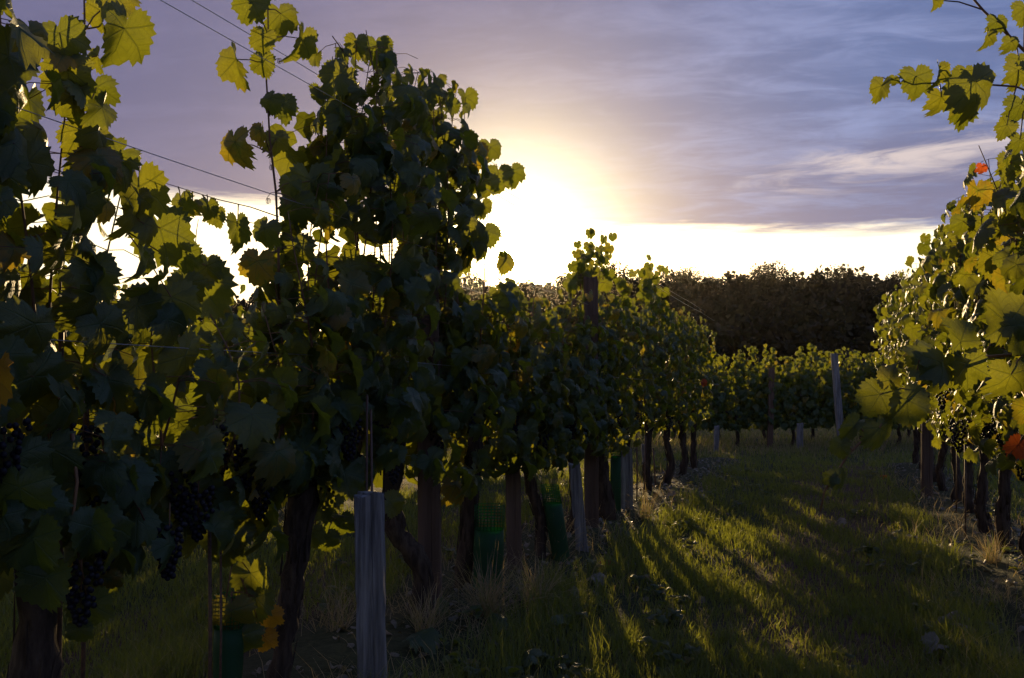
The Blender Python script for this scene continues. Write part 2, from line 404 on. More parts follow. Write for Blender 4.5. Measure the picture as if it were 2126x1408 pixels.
# ------------------------------------------------------------------ grapes
def ball(r=1.0, seg=7, rings=5):
    v = [(0, 0, r)]; f = []
    for i_ in range(1, rings):
        a = math.pi * i_ / rings
        for k in range(seg):
            b = 2 * math.pi * k / seg; v.append((r * math.sin(a) * math.cos(b), r * math.sin(a) * math.sin(b), r * math.cos(a)))
    v.append((0, 0, -r)); L = len(v) - 1
    for k in range(seg):
        k2 = (k + 1) % seg; f.append((0, 1 + k, 1 + k2)); f.append((L, L - seg + k2, L - seg + k))
        for i_ in range(rings - 2):
            a, b = 1 + i_ * seg, 1 + (i_ + 1) * seg; f.append((a + k, b + k, b + k2, a + k2))
    return v, f
BALL = ball()
def _berry():
    m = MB(); m.add(*ball(1, 10, 7)); return m.mesh('grape', M_GRAPE)
BERRY = _berry()
def grape_bunch(parent, p, rnd, length=.17, single=False):
    """a hanging conical bunch; near ones carry each grape as a sub-part"""
    m = MB(); p = Vector(p); m.tube([p + Vector((0, 0, .05)), p, p - Vector((0, 0, length * .8))], [.002, .0022, .0012], 4)
    o = link('grape_bunch', None if False else m.mesh('bunch_stalk', M_CANE), parent)
    mm = MB(); n = 58
    for k in range(n):
        t = (k / n) ** 1.15; z = -t * length; rad = (.045 * (1 - t) ** .6 + .004) * rnd.uniform(.55, 1.05)
        a = k * 2.399 + rnd.uniform(-.2, .2); c = p + Vector((math.cos(a) * rad, math.sin(a) * rad, z - .005)); r = rnd.uniform(.0066, .0086)
        if single:
            g = link('grape', BERRY, o); g.location = c; g.scale = (r, r, r)
        else: mm.add([(c.x + x * r, c.y + y * r, c.z + z_ * r) for x, y, z_ in BALL[0]], BALL[1])
    if not single:
        g = link('grapes', mm.mesh('grapes', M_GRAPE), o); g['kind'] = 'stuff'
    return o

# ------------------------------------------------------------------ grapevines
def lerp_table(tab, x):
    return float(np.interp(x, [a for a, b in tab], [b for a, b in tab]))
def profile(points, perp):
    out_ = []
    for px, py in points:
        q = on_row(px, py, perp); out_.append((q.dot(RD), q.z))
    return out_
LEFT_TOP = profile([(-400, -400), (-150, -160), (0, -100), (110, -60), (150, 60), (185, 290), (235, 350), (270, 400), (300, 600), (330, 650), (420, 665), (510, 665), (545, 560), (575, 470), (600, 410), (640, 350),
                    (672, 330), (690, 130), (740, 75), (800, 110), (860, 150), (945, 195), (962, 280), (972, 430), (985, 570), (1060, 610), (1165, 625),
                    (1185, 610), (1255, 610), (1280, 620), (1315, 625), (1330, 620), (1368, 625), (1390, 640), (1440, 665), (1475, 700)], -1.8)
GAPS = [(on_row(px, py, -1.8), r_ / FPX, ray(px, py).normalized()) for px, py, r_ in ((120, 560, 26), (232, 505, 24), (395, 470, 62), (470, 560, 58), (420, 540, 50), (640, 505, 36), (700, 500, 30),
        (775, 520, 36), (818, 515, 28), (1000, 570, 46), (340, 430, 30), (245, 385, 22))]
def in_gap(P):
    for c, a, d in GAPS:
        v = P - c
        if abs(v.dot(RD)) < 1.2 and (v - d * v.dot(d)).length < a * c.length: return True
    return False
def trunk_mesh(rnd, path, rads, arms, base):
    m = MB(); pts = []; rr = []
    n = len(path) - 1
    for i_ in range(n):
        a, b = Vector(path[i_]), Vector(path[i_ + 1])
        for k in range(5):
            t = k / 5; pts.append(a.lerp(b, t) + Vector((rnd.uniform(-1, 1), rnd.uniform(-1, 1), 0)) * rads[i_] * .18)
            rr.append((rads[i_] * (1 - t) + rads[i_ + 1] * t) * rnd.uniform(.86, 1.16))
    pts.append(Vector(path[-1])); rr.append(rads[-1] * .9)
    m.tube(pts, rr, 12, rough=.17, rnd=rnd)
    for arm in arms:
        ap = [Vector(path[-1]) - UP * .04]; k_ = 6
        for k in range(1, k_ + 1):
            t = k / k_; ap.append(Vector(path[-1]).lerp(Vector(arm), t) + Vector((rnd.uniform(-.01, .01), rnd.uniform(-.01, .01), .05 * math.sin(t * 3.1))))
        m.tube(ap, [rads[-1] * .75 * (1 - .55 * k / k_) for k in range(k_ + 1)], 7, rough=.12, rnd=rnd)
    for k in range(34):
        i_ = rnd.randrange(1, len(pts) - 3); a = rnd.uniform(0, 6.28); rad = Vector((math.cos(a), math.sin(a), 0)); q = rr[i_] * 1.02; e = pts[i_ + 2] - pts[i_]
        s0 = pts[i_] + rad * q; m.tube([s0, s0 + e * .5 + rad * .003, s0 + e * rnd.uniform(.8, 1.2) + rad * rnd.uniform(.002, .014)], [.004, .0035, .001], 4)
    return m.mesh('trunk', M_BARK)
def cane_path(rnd, a, top, lean, n):
    pts = []; ph = rnd.uniform(0, 6.28)
    for k in range(n + 1):
        t = k / n
        p = a.lerp(top, t) + RP * (math.sin(t * 4 + ph) * .03 + lean * math.sin(t * math.pi) * .5) + RD * math.sin(t * 3.3 + ph * 2) * .03
        pts.append(p)
    return pts
def vine(s, perp, top, label, group, seed, n_obj=0, n_leaf=360, hi=True, width=.17, low=.62, trunk=None, rad=.035, canes=9,
         bunches=0, near_bunches=0, sway=0.0, span=.56, red=0.0, side_pref=1, size=(.058, .098), head=.74, name='grapevine', dirs=None, parts_canes=True, reach=.0):
    rnd = random.Random(seed); rd, rpv = dirs or (RD, RP)
    def W(s_, p_, z_): return rd * s_ + rpv * p_ + UP * z_
    b = W(s, perp, 0); b.z = gz(b.x, b.y); root = empty(name, b); prop(root, label, 'grapevine', group)
    B = Vector(b)
    if trunk is None:
        tx, ty = rnd.uniform(-.07, .07), rnd.uniform(-.05, .05)
        trunk = [((0, 0, -.06), rad * 1.35), ((tx, ty * .5, .2), rad), ((tx * .3, -ty, .45), rad * .85), ((0, 0, head), rad * 1.15)]
    headp = Vector(trunk[-1][0])
    arms = [headp + rd * d + UP * rnd.uniform(.02, .08) for d in (-span * .8, span * .8)]
    link('trunk', trunk_mesh(rnd, [Vector(p) for p, r in trunk], [r for p, r in trunk], arms, B), root)
    leaves = []
    for c in range(canes):
        u = (-1 + 2 * (c + .5) / canes) * span + rnd.uniform(-.04, .04)
        H = top(s + u) if callable(top) else top
        H = max(headp.z + .25, H - b.z + rnd.uniform(-.05, .02)) if callable(top) else max(headp.z + .25, H - b.z + rnd.uniform(-.18, .10))
        t_ = min(1, abs(u) / (span * .8))
        a = headp.lerp(arms[0 if u < 0 else 1], t_) + UP * .02
        lean = rnd.uniform(-1, 1) * width * .9 + sway
        tp = rd * (u + rnd.uniform(-.04, .04)) + rpv * (sway + rnd.uniform(-1, 1) * width * .6) + UP * H
        n = max(4, int((tp - a).length / .085)); pts = cane_path(rnd, a, tp, lean, n)
        m = MB(); m.tube(pts, [.0052 * (1 - .65 * k / n) for k in range(n + 1)], 5 if hi else 3)
        for k in range(1, n + 1):
            p = pts[k]; tt = k / n
            cnt = 3 if tt < .85 else 2
            for j in range(cnt):
                sd = (1 if (k + j) % 2 else -1)
                reach_ = rnd.uniform(.05, .12) if j == 0 else rnd.uniform(.05, width * 1.05 + .03)
                if tt > .86: reach_ *= .6
                q = p + rpv * sd * reach_ + rd * rnd.uniform(-.10, .10) * (1 if tt < .9 else .6) + UP * rnd.uniform(-.05, .03)
                if (perp == -1.8 and in_gap(q + b)) or (callable(top) and hi and q.z > top(s + q.dot(rd)) - b.z + .01): continue
                if hi and (j == 0 or n_obj): m.tube([p, p.lerp(q, .5) + UP * .012, q], [.0017, .0014, .0014], 3, cap=False)
                leaves.append((q, sd, tt))
        co = link('cane', m.mesh('cane', M_CANE), root)
    # leaves of laterals filling the hedge and hanging below the arms
    extra = max(0, n_leaf - len(leaves))
    for k in range(extra):
        u = rnd.uniform(-span, span); H = (top(s + u) if callable(top) else top) - b.z
        z = low + (max(H - .34, low + .1) - low) * rnd.random() ** 1.35
        sd = rnd.choice((-1, 1)); leaves.append((rd * u + rpv * (sd * width * rnd.uniform(.1, 1.15) + sway * (z / 2)) + UP * z, sd, .5))
    for k in range(int(n_leaf * .13)):      # fringe hanging below the arms
        sd = rnd.choice((-1, 1)); leaves.append((rd * rnd.uniform(-span, span) + rpv * (sd * width * rnd.uniform(.1, 1.1) + sway * .4) + UP * (low - .05 + .34 * rnd.random() ** .8), sd, .5))
    n_leaf = int(n_leaf * 1.2)
    if perp == -1.8: leaves = [l for l in leaves if not in_gap(l[0] + b)]
    if callable(top) and hi: leaves = [l for l in leaves if l[0].z < top(s + l[0].dot(rd)) - b.z + .01]
    if len(leaves) > n_leaf: rnd.shuffle(leaves); leaves = leaves[:n_leaf]
    items = []
    for q, sd, tt in leaves:
        nrm = rpv * sd * rnd.uniform(.35, 1) + rd * rnd.uniform(-.75, .75) + UP * rnd.uniform(-.15, .75)
        tip = -UP * rnd.uniform(.4, 1) + rpv * sd * rnd.uniform(0, .6) + rd * rnd.uniform(-.7, .7)
        sz = rnd.uniform(*size) * (1 if tt < .8 else 1 - (tt - .8) * 1.5)
        items.append((q, leaf_axes(tip, nrm), sz, rnd.random(), q.dot(rpv) * side_pref))
    if n_obj:
        order = sorted(range(len(items)), key=lambda k: -(items[k][4] + .5 * items[k][0].z * .1 + rnd.uniform(-.05, .05)))
        near_ = order[:n_obj]; rest = order[n_obj:]
        for k in near_:
            q, R, sz, ti, _ = items[k]; x = rnd.random()
            mat, lab = (M_RED, 'reddish autumn leaf') if x < red * .15 else (M_ORANGE, 'orange autumn leaf') if x < red else (M_LEAF, None)
            leaf_object(root, q, R, sz, rnd.randrange(10), mat, lab)
        leaf_mass('leaves', [items[k][:4] for k in rest], LEAF_LO, M_LEAF, root)
    else:
        leaf_mass('leaves', [it[:4] for it in items], LEAF_LO, M_LEAF, root)
    for k in range(bunches):
        u = rnd.uniform(-span, span)
        grape_bunch(root, rd * u + rpv * (side_pref * rnd.uniform(.0, .13) + sway * .3) + UP * rnd.uniform(head - .02, head + .22), rnd, rnd.uniform(.12, .19), k < near_bunches)
    return root
ORD = ['first', 'second', 'third', 'fourth', 'fifth', 'sixth', 'seventh', 'eighth', 'ninth', 'tenth', 'eleventh', 'twelfth', 'thirteenth', 'fourteenth', 'fifteenth']
def Ltop(s): return lerp_table(LEFT_TOP, s)

def shoot(root, pts, leaves, seed, r0=.0052, wavy=True):
    """a hand placed cane: pts world positions; leaves: (attach world, centre world, width m, variant, normal, tip)"""
    b = root.location; m = MB(); loc = [Vector(p) - b for p in pts]
    m.tube(loc, [r0 * (1 - .6 * k / (len(loc) - 1)) for k in range(len(loc))], 6)
    for at_, c, wd, var, nrm, tip, mat in leaves:
        tipv = Vector(tip).normalized(); L = wd / 1.62
        q = Vector(c) - tipv * L * .35
        a0 = Vector(at_); mid = a0.lerp(q, .5) + UP * .008
        m.tube([a0 - b, mid - b, q - b], [.0024, .0019, .0018], 5, cap=False)
        leaf_object(root, q - b, leaf_axes(tipv, nrm), L, var, mat)
    link('cane', m.mesh('cane', M_CANE), root)
def tendril(root, start, dirv, turns=2.5, r=.009, length=.05):
    b = root.location; m = MB(); s0 = Vector(start); d = Vector(dirv)
    pts = [s0, s0 + d * .5 + UP * .01, s0 + d]
    e = s0 + d
    for k in range(int(turns * 8)):
        a = k * math.pi / 4; pts.append(e + UP * (math.cos(a) * r - r) + RD * (math.sin(a) * r) + RP * (k * .0006))
    m.tube([p - b for p in pts], .0011, 4, cap=False); link('tendril', m.mesh('tendril', M_CANE), root)

NEAR_G = 'grapevines of the near row left of the grass alley'
left_specs = [  # s, label, number of leaf objects, trunk, bunches, near bunches
    (0.85, 'leafy grapevine at the left edge, its dark foliage filling the upper corner', 260, None, 2, 0),
    (1.90, 'big near grapevine with thick dark trunk in the lower left corner', 300, [((0, 0, -.06), .06), ((-.01, 0, .2), .052), ((.01, .0, .45), .045), ((0, 0, .70), .05)], 7, 3),
    (3.03, 'grapevine with forked trunk and one tall bare shoot rising into the sky', 300, [((-.03, 0, -.06), .036), ((.0, 0, .2), .034), ((.03, .0, .42), .04), ((.05, 0, .68), .052)], 6, 1),
    (4.04, 'grapevine with kinked dark trunk between the grey stub post and the brown post', 300, [((.06, 0, -.06), .050), ((.07, 0, .22), .046), ((-.05, 0, .36), .040), ((-.08, 0, .52), .040), ((-.06, 0, .76), .048)], 4, 0),
    (4.80, 'tall grapevine just left of the sun, its straight trunk beside a green guard', 300, [((-.05, 0, -.06), .045), ((0, 0, .3), .040), ((.03, 0, .8), .04)], 3, 0),
    (5.85, 'grapevine right below the sun with thin bowed trunk', 260, [((.06, 0, -.05), .036), ((.07, 0, .2), .034), ((.0, 0, .45), .030), ((-.04, 0, .72), .03)], 3, 0),
    (6.85, 'grapevine behind the leaning pale post just right of the sun', 200, None, 2, 0),
    (7.75, 'grapevine with thick double trunk and high tuft of shoots against the white sky', 180, [((0.05, 0, -.05), .07), ((0, 0, .4), .062), ((-.06, 0, .8), .06)], 2, 0),
    (8.8, None, 110, None, 1, 0), (9.9, None, 90, None, 1, 0), (10.9, None, 70, None, 1, 0), (12.0, None, 60, None, 0, 0), (13.1, None, 50, None, 0, 0)]
LV = []
for k, (s, lab, no, tr, nb, nnb) in enumerate(left_specs):
    lab = lab or (ORD[k] + ' grapevine of the near left row counted from the camera' if k < 12 else 'last grapevine of the near left row, where it meets the headland')
    LV.append(vine(s, -1.8, Ltop, lab, NEAR_G, 100 + k, no, (390 if s < 5 else 430) if s < 8 else 320, True, trunk=tr, bunches=nb, near_bunches=nnb,
                   red=.006, canes=10, size=(.056, .098) if s < 5 else (.05, .085), low=.58 if s > 1.5 else .8))

def fr(px, py, off=0.0): return on_row(px, py, -1.8 + off)
def lf(ax, ay, cx, cy, wpx, var, nrm=(.1, -1, .2), tip=(0, 0, -1), mat=None, off=.02):
    c = fr(cx, cy, off); return (fr(ax, ay), c, wpx * c.y / FPX, var, nrm, tip, mat or M_LEAF)
# the single tall shoot
shoot(LV[2], [fr(*p) for p in ((580, 640), (578, 520), (573, 400), (566, 340), (560, 290), (557, 230), (552, 150), (557, 70), (556, 10), (552, -60))], [
    lf(558, 75, 515, 18, 78, 0, tip=(-.5, 0, -1)), lf(556, 20, 588, 45, 84, 3, (.5, -1, .1), (.3, 0, -1)), lf(556, 20, 548, -25, 70, 1, (-.4, -1, .1), (-.3, 0, -.8)),
    lf(551, 135, 492, 145, 104, 5, (-.9, -1, .0), (.1, 0, -1)), lf(556, 80, 545, 92, 66, 2, (.2, -1, .3), (-.2, 0, -1)), lf(552, 80, 622, 100, 96, 9, (.9, -1, .1), (-.25, 0, -1)),
    lf(553, 140, 548, 140, 60, 7, (0, -1, -.3), (0, .3, -1)), lf(560, 235, 558, 215, 58, 8, (-.4, -1, .1), (-.4, 0, -.8)), lf(561, 238, 590, 230, 70, 2, (.6, -1, .2), (.3, 0, -1)),
    lf(561, 318, 490, 315, 96, 1, (-.7, -1, .1), (.1, 0, -1)), lf(561, 318, 541, 283, 56, 5, (-.5, -1, .1), (-.1, 0, -1)), lf(561, 318, 576, 300, 62, 3, (.5, -1, .0), (.2, 0, -1)),
    lf(574, 398, 603, 390, 52, 7, (.4, -1, .2), (.1, 0, -1)), lf(574, 398, 648, 400, 118, 2, (.3, -1, .4), (.15, 0, -1)), lf(574, 400, 615, 440, 90, 1, (-.3, -1, .3), (-.1, 0, -1)),
    lf(578, 470, 545, 490, 80, 3, (-.5, -1, .1), (-.3, 0, -1)), lf(578, 520, 530, 560, 84, 0, (-.2, -1, .3), (-.2, 0, -1)), lf(578, 520, 610, 530, 90, 8)], 1)
for px, py, d in ((552, 140, (.04, 0, .03)), (572, 400, (-.03, 0, -.02)), (574, 402, (.03, 0, -.02)), (561, 318, (.0, 0, -.04))):
    tendril(LV[2], fr(px, py), Vector(d))
# hanging leaves off the middle wire
shoot(LV[2], [fr(*p) for p in ((578, 450), (520, 430), (455, 415), (400, 398), (335, 378))], [
    lf(370, 388, 378, 430, 64, 3, (-.5, -1, .1), (.2, 0, -1)), lf(430, 405, 432, 440, 56, 5, (.5, -1, .2), (.0, 0, -1)), lf(420, 405, 450, 455, 50, 2, (.2, -1, .2), (.2, 0, -1)),
    lf(495, 425, 495, 490, 92, 9, (.3, -1, .2), (.1, 0, -1)), lf(400, 398, 400, 435, 44, 6)], 2, .0022)
shoot(LV[2], [fr(*p) for p in ((400, 640), (402, 560), (408, 480), (412, 455))], [lf(402, 520, 385, 540, 70, 0), lf(402, 550, 430, 570, 80, 2), lf(404, 600, 380, 610, 90, 4)], 3, .0025)
# the shoot in the upper left corner with two big sunlit leaves
shoot(LV[1], [fr(*p) for p in ((168, 330), (171, 260), (174, 140), (176, 60), (174, -40))], [
    lf(178, 62, 205, 38, 78, 2, (-.4, -1, .2), (-.2, 0, -1)), lf(180, 60, 250, 90, 150, 5, (.8, -1, .1), (-.25, 0, -1)), lf(175, 135, 203, 128, 60, 5, (-.8, -1, .1), (-.1, 0, -1)),
    lf(176, 0, 255, 5, 80, 0, (.3, -1, .4), (.6, 0, -.6)), lf(170, 270, 205, 200, 90, 3, (.2, -1, .3), (.3, 0, -1)), lf(171, 240, 130, 90, 110, 0, (.2, -1, .2), (.3, 0, -1)),
    lf(171, 200, 140, 170, 120, 1), lf(171, 240, 180, 290, 110, 8, (.1, -1, .5), (.4, 0, -.8)), lf(171, 260, 150, 220, 100, 2)], 4)
# the big drooping leaf under the upper wire, and its neighbours
shoot(LV[1], [fr(*p) for p in ((262, 480), (255, 400), (250, 345), (290, 322))], [
    lf(290, 322, 292, 420, 150, 5, (.5, -1, .15), (.12, 0, -1)), lf(262, 450, 340, 500, 130, 0, (.2, -1, .2), (.3, 0, -1)), lf(255, 400, 230, 340, 110, 3, (.1, -1, .5), (-.5, 0, -.6)),
    lf(262, 480, 430, 610, 140, 7, (.2, -1, .5), (.5, 0, -.7)), lf(262, 480, 360, 640, 120, 1, (.1, -1, .9), (.3, -.3, -1), off=.12)], 5)
# tuft above the tall mass, and the arm of leaves next to the sun
shoot(LV[4], [fr(*p) for p in ((870, 360), (900, 340), (950, 330), (1005, 325), (1040, 350))], [
    lf(960, 330, 968, 215, 62, 5, (.5, -1, .1), (.1, 0, -1)), lf(985, 330, 985, 330, 70, 2), lf(1010, 325, 1022, 318, 62, 3, (.6, -1, 0), (.2, 0, -1)), lf(1030, 340, 1035, 375, 66, 0),
    lf(1040, 350, 1068, 368, 58, 1, (.3, -1, .1), (.3, 0, -1)), lf(1000, 330, 1010, 390, 60, 8)], 6, .003)
shoot(LV[3], [fr(*p) for p in ((770, 420), (742, 300), (738, 240), (715, 110), (690, 75))], [
    lf(740, 240, 700, 240, 80, 5, (-.6, -1, .2), (-.2, 0, -1)), lf(742, 290, 698, 292, 62, 9, (-.7, -1, .1), (-.3, 0, -1)), lf(720, 150, 692, 165, 90, 0, (-.3, -1, .2), (-.7, 0, -.7)),
    lf(742, 290, 725, 370, 100, 3), lf(735, 200, 740, 100, 60, 2), lf(720, 120, 780, 110, 70, 1)], 7)
for root_, c0, cz, seed_, n_ in ((LV[7], (1205, 600), (1205, 500), 31, 15), (LV[7], (1240, 600), (1250, 478), 32, 18), (LV[7], (1222, 600), (1222, 530), 35, 16), (LV[9], (1350, 640), (1345, 535), 33, 16), (LV[10], (1360, 640), (1360, 555), 34, 10), (LV[8], (1285, 640), (1290, 570), 36, 12)):
    q_ = random.Random(seed_); ls = []
    for j_ in range(n_):
        t_ = (j_ + .5) / n_; ax_ = c0[0] + (cz[0] - c0[0]) * t_; ay_ = c0[1] + (cz[1] - c0[1]) * t_
        ls.append(lf(ax_, ay_, ax_ + q_.uniform(-24, 24), ay_ + q_.uniform(-6, 14), q_.uniform(24, 36) * (1.1 - .45 * t_), q_.randrange(10), (q_.uniform(-.7, .7), -1, q_.uniform(-.1, .5)), (q_.uniform(-.6, .6), 0, -1), off=q_.uniform(-.06, .06)))
    shoot(root_, [fr(*c0), fr((c0[0] + cz[0]) / 2 + 2, (c0[1] + cz[1]) / 2), fr(*cz)], ls, seed_)
# orange leaf low on the third vine, and lit leaves near the ground
shoot(LV[2], [fr(*p) for p in ((470, 1240), (480, 1180), (500, 1120), (520, 1090))], [
    lf(500, 1200, 560, 1290, 62, 1, mat=M_ORANGE), lf(500, 1200, 548, 1335, 58, 0, mat=M_ORANGE), lf(490, 1160, 520, 1210, 90, 2), lf(480, 1230, 480, 1290, 100, 3), lf(500, 1120, 470, 1150, 80, 0),
    lf(480, 1230, 530, 1260, 90, 7), lf(480, 1230, 500, 1340, 90, 8)], 8, .003)
shoot(LV[2], [fr(*p) for p in ((640, 1100), (665, 1070), (690, 1080))], [lf(690, 1080, 678, 1130, 60, 1), lf(680, 1075, 705, 1100, 70, 3), lf(660, 1070, 650, 1120, 60, 2)], 9, .0025)

# low hanging leaves and dark grapes of the corner vine
shoot(LV[1], [fr(150, 900, .16), fr(160, 1000, .17), fr(150, 1080, .17), fr(165, 1160, .16), fr(180, 1240, .15)], [
    lf(155, 1060, 70, 1150, 150, 2, off=.2), lf(160, 1100, 190, 1120, 120, 5, (.4, -1, .2), off=.2), lf(170, 1200, 185, 1270, 96, 0, off=.15), lf(165, 1160, 95, 1225, 120, 7, off=.2),
    lf(175, 1200, 222, 1215, 62, 3, off=.1), lf(180, 1240, 165, 1320, 60, 1, off=.12), lf(150, 1000, 40, 1040, 130, 8, off=.2)], 41)
shoot(LV[2], [fr(255, 960, .14), fr(265, 1010, .15), fr(300, 1080, .15)], [lf(262, 990, 265, 1010, 90, 9, (.2, -1, .3), (-.1, 0, -1), off=.16), lf(290, 1060, 300, 1085, 90, 4, (.1, -1, .8), (.8, -.1, -.4), off=.16)], 42)
for k, (px, py, v_, near_) in enumerate(((352, 1085, 1, True), (170, 1165, 1, True), (10, 870, 1, False), (412, 1010, 2, False), (512, 910, 2, False), (725, 870, 3, False))):
    grape_bunch(LV[v_], fr(px, py, .15) - LV[v_].location, random.Random(60 + k), .14, near_)

# right row: foliage leans into the alley
RIGHT_G = 'grapevines of the row right of the grass alley'
right_specs = [(2.9, 'grapevine at the right edge sending a long drooping shoot into the alley', 200), (3.9, 'grapevine at the right edge with a leafy shoot arching across the upper sky', 200),
               (4.9, 'nearest fully leafy grapevine of the right row with a red leaf low down', 260), (5.9, 'sunlit grapevine in the right row with dark grape bunches', 280), (6.9, None, 240),
               (7.9, None, 180), (8.9, None, 140), (9.9, None, 110), (10.9, None, 80), (11.9, None, 60), (12.9, None, 50), (13.9, None, 40), (14.9, None, 40)]
def Rtop(s): return float(np.interp(s, [0, 2.5, 4.2, 5.3, 6.2, 7, 8.2, 9.5, 11, 13, 15], [2.0, 1.8, 2.1, 2.22, 2.18, 2.34, 2.25, 2.24, 2.3, 2.3, 2.35]))
RV = []
for k, (s, lab, no) in enumerate(right_specs):
    lab = lab or (ORD[k] + ' grapevine of the right row counted from the camera' if k < 12 else 'last grapevine of the right row beside the headland')
    RV.append(vine(s, 1.0, Rtop, lab, RIGHT_G, 300 + k, no, 380 if s < 9 else 300, True, sway=-.12, width=.24, side_pref=-1, bunches=4 if 4 < s < 9 else 1, low=.66,
                   red=.004, canes=9, size=(.048, .085), rad=.036, head=.72))
def ra(px, py, Y=2.45): return at_depth(px, py, Y)
def rl(ax, ay, cx, cy, wpx, var, nrm=(.1, -1, .2), tip=(0, 0, -1), mat=None, Y=2.45, dy=-.02):
    c = ra(cx, cy, Y + dy); return (ra(ax, ay, Y), c, .86 * wpx * Y / FPX, var, nrm, tip, mat or M_LEAF)
shoot(RV[0], [row_pt(2.9, .9, .9), ra(2330, 700, 2.6), ra(2126, 735, 2.5)] + [ra(*p) for p in ((2040, 742), (1990, 762), (1930, 790), (1900, 808), (1850, 855), (1800, 905), (1760, 945), (1735, 985), (1712, 1020), (1703, 1062))], [
    rl(1850, 855, 1832, 905, 92, 4, (.1, -1, -.1), (.35, 0, -1)), rl(1900, 808, 1885, 850, 112, 7, (.1, -1, .3), (.2, 0, -1)), rl(1900, 808, 1818, 835, 100, 0, (-.2, -1, .2), (-.5, 0, -.9)),
    rl(1860, 845, 1848, 775, 76, 5, (-.6, -1, .1), (.1, 0, .9)), rl(1930, 790, 1935, 735, 130, 4, (.1, -1, .9), (-.7, 0, .4)), rl(1990, 762, 1985, 690, 110, 7, (.2, -1, .7), (-.3, 0, .8)),
    rl(2040, 742, 2085, 645, 150, 7, (.0, -1, .4), (-.2, 0, 1)), rl(1990, 762, 2010, 775, 110, 2, (.1, -1, .1), (.2, 0, -1)), rl(1930, 790, 1960, 780, 120, 0, (.1, -1, .3), (-.1, 0, -1)),
    rl(1800, 905, 1762, 895, 86, 9, (-.5, -1, .2), (-.5, 0, -.5)), rl(1770, 935, 1745, 935, 60, 2, (-.5, -1, .2), (-.1, 0, -1)), rl(1730, 990, 1748, 998, 52, 4, (.1, -1, 0), (.6, 0, -.6)),
    rl(1735, 985, 1722, 995, 44, 1, (-.3, -1, .3), (-.8, 0, -.4)), rl(2126, 735, 2100, 800, 120, 3), rl(2126, 735, 2140, 700, 140, 0, (.1, -1, .4), (.3, 0, -.8)), rl(1900, 808, 1912, 735, 70, 6, (.3, -1, .4), (.3, 0, 1))], 21, .005)
shoot(RV[1], [row_pt(3.9, .8, 1.2), ra(2300, 330, 2.9), ra(2180, 160, 2.8)] + [ra(*p, 2.7) for p in ((2126, 105), (2080, 60), (2040, 20), (2010, -15), (1960, -60))], [
    rl(2100, 80, 2070, 55, 60, 1, Y=2.7), rl(2080, 60, 2050, 85, 58, 9, Y=2.7, tip=(-.2, 0, -1)), rl(2110, 90, 2100, 95, 50, 3, Y=2.7), rl(2040, 20, 1942, 8, 46, 5, Y=2.7), rl(2126, 105, 2128, 30, 70, 0, Y=2.7), rl(2110, 95, 2115, 135, 60, 8, Y=2.7)], 22, .006)
shoot(RV[1], [row_pt(3.9, .8, 1.3), ra(2260, 300, 2.8), ra(2160, 200, 2.7)] + [ra(*p, 2.65) for p in ((2110, 180), (2040, 175), (1960, 170), (1890, 178), (1850, 168), (1830, 160))], [
    rl(1850, 168, 1826, 190, 70, 5, (-.6, -1, .1), (-.4, 0, -1), Y=2.65), rl(1870, 175, 1858, 168, 30, 6, Y=2.65), rl(1890, 178, 1905, 175, 92, 0, (.2, -1, .2), (.1, 0, -1), Y=2.65),
    rl(1950, 170, 1950, 160, 72, 9, (.3, -1, .1), (.0, 0, -1), Y=2.65, dy=-.06), rl(1950, 172, 1955, 215, 76, 3, Y=2.65), rl(1990, 172, 1996, 240, 88, 2, (.1, -1, .1), (.1, 0, -1), Y=2.65),
    rl(2040, 175, 2035, 195, 140, 4, (.1, -1, .1), (.3, 0, -1), Y=2.65, dy=-.08), rl(2060, 178, 2046, 150, 54, 7, (.2, -1, .2), (.3, 0, 1), Y=2.65), rl(2110, 180, 2115, 160, 80, 1, Y=2.65),
    rl(2110, 180, 2085, 270, 62, 2, Y=2.65, tip=(-.4, 0, -.8)), rl(2010, 172, 2005, 160, 60, 8, Y=2.65), rl(2130, 200, 2120, 230, 80, 8, Y=2.65), rl(2130, 200, 2118, 300, 60, 1, Y=2.65)], 23, .0035)
shoot(RV[2], [row_pt(4.9, .75, 1.5), ra(2110, 500, 3.9), ra(2072, 400, 3.85), ra(2050, 345, 3.8), ra(2032, 302, 3.8)], [
    rl(2072, 400, 2030, 410, 80, 2, Y=3.85), rl(2072, 400, 2085, 380, 60, 5, Y=3.85), rl(2110, 500, 2040, 480, 76, 0, Y=3.85), rl(2050, 350, 2040, 352, 32, 6, mat=M_RED, Y=3.8), rl(2110, 500, 2100, 350, 80, 1, Y=3.85),
    rl(2110, 500, 2120, 420, 90, 3, Y=3.85), rl(2110, 500, 2060, 550, 90, 7, Y=3.85), rl(2110, 560, 2090, 470, 80, 8, Y=3.85), rl(2110, 560, 2000, 470, 60, 8, Y=3.85)], 24, .004)
shoot(RV[2], [row_pt(4.9, .75, 1.1), ra(2160, 880, 3.4), ra(2130, 900, 3.3)], [rl(2130, 900, 2108, 935, 70, 2, (.0, -1, .3), (-.5, 0, -.8), M_RED, Y=3.3), rl(2140, 900, 2130, 860, 70, 0, Y=3.3), rl(2130, 900, 2090, 965, 50, 1, Y=3.3)], 25, .003)
for k, p in enumerate(((1955, 780), (2075, 850), (1990, 870), (2110, 830))):
    grape_bunch(RV[3], at_depth(*p, 5.2) - RV[3].location, random.Random(k), .17)

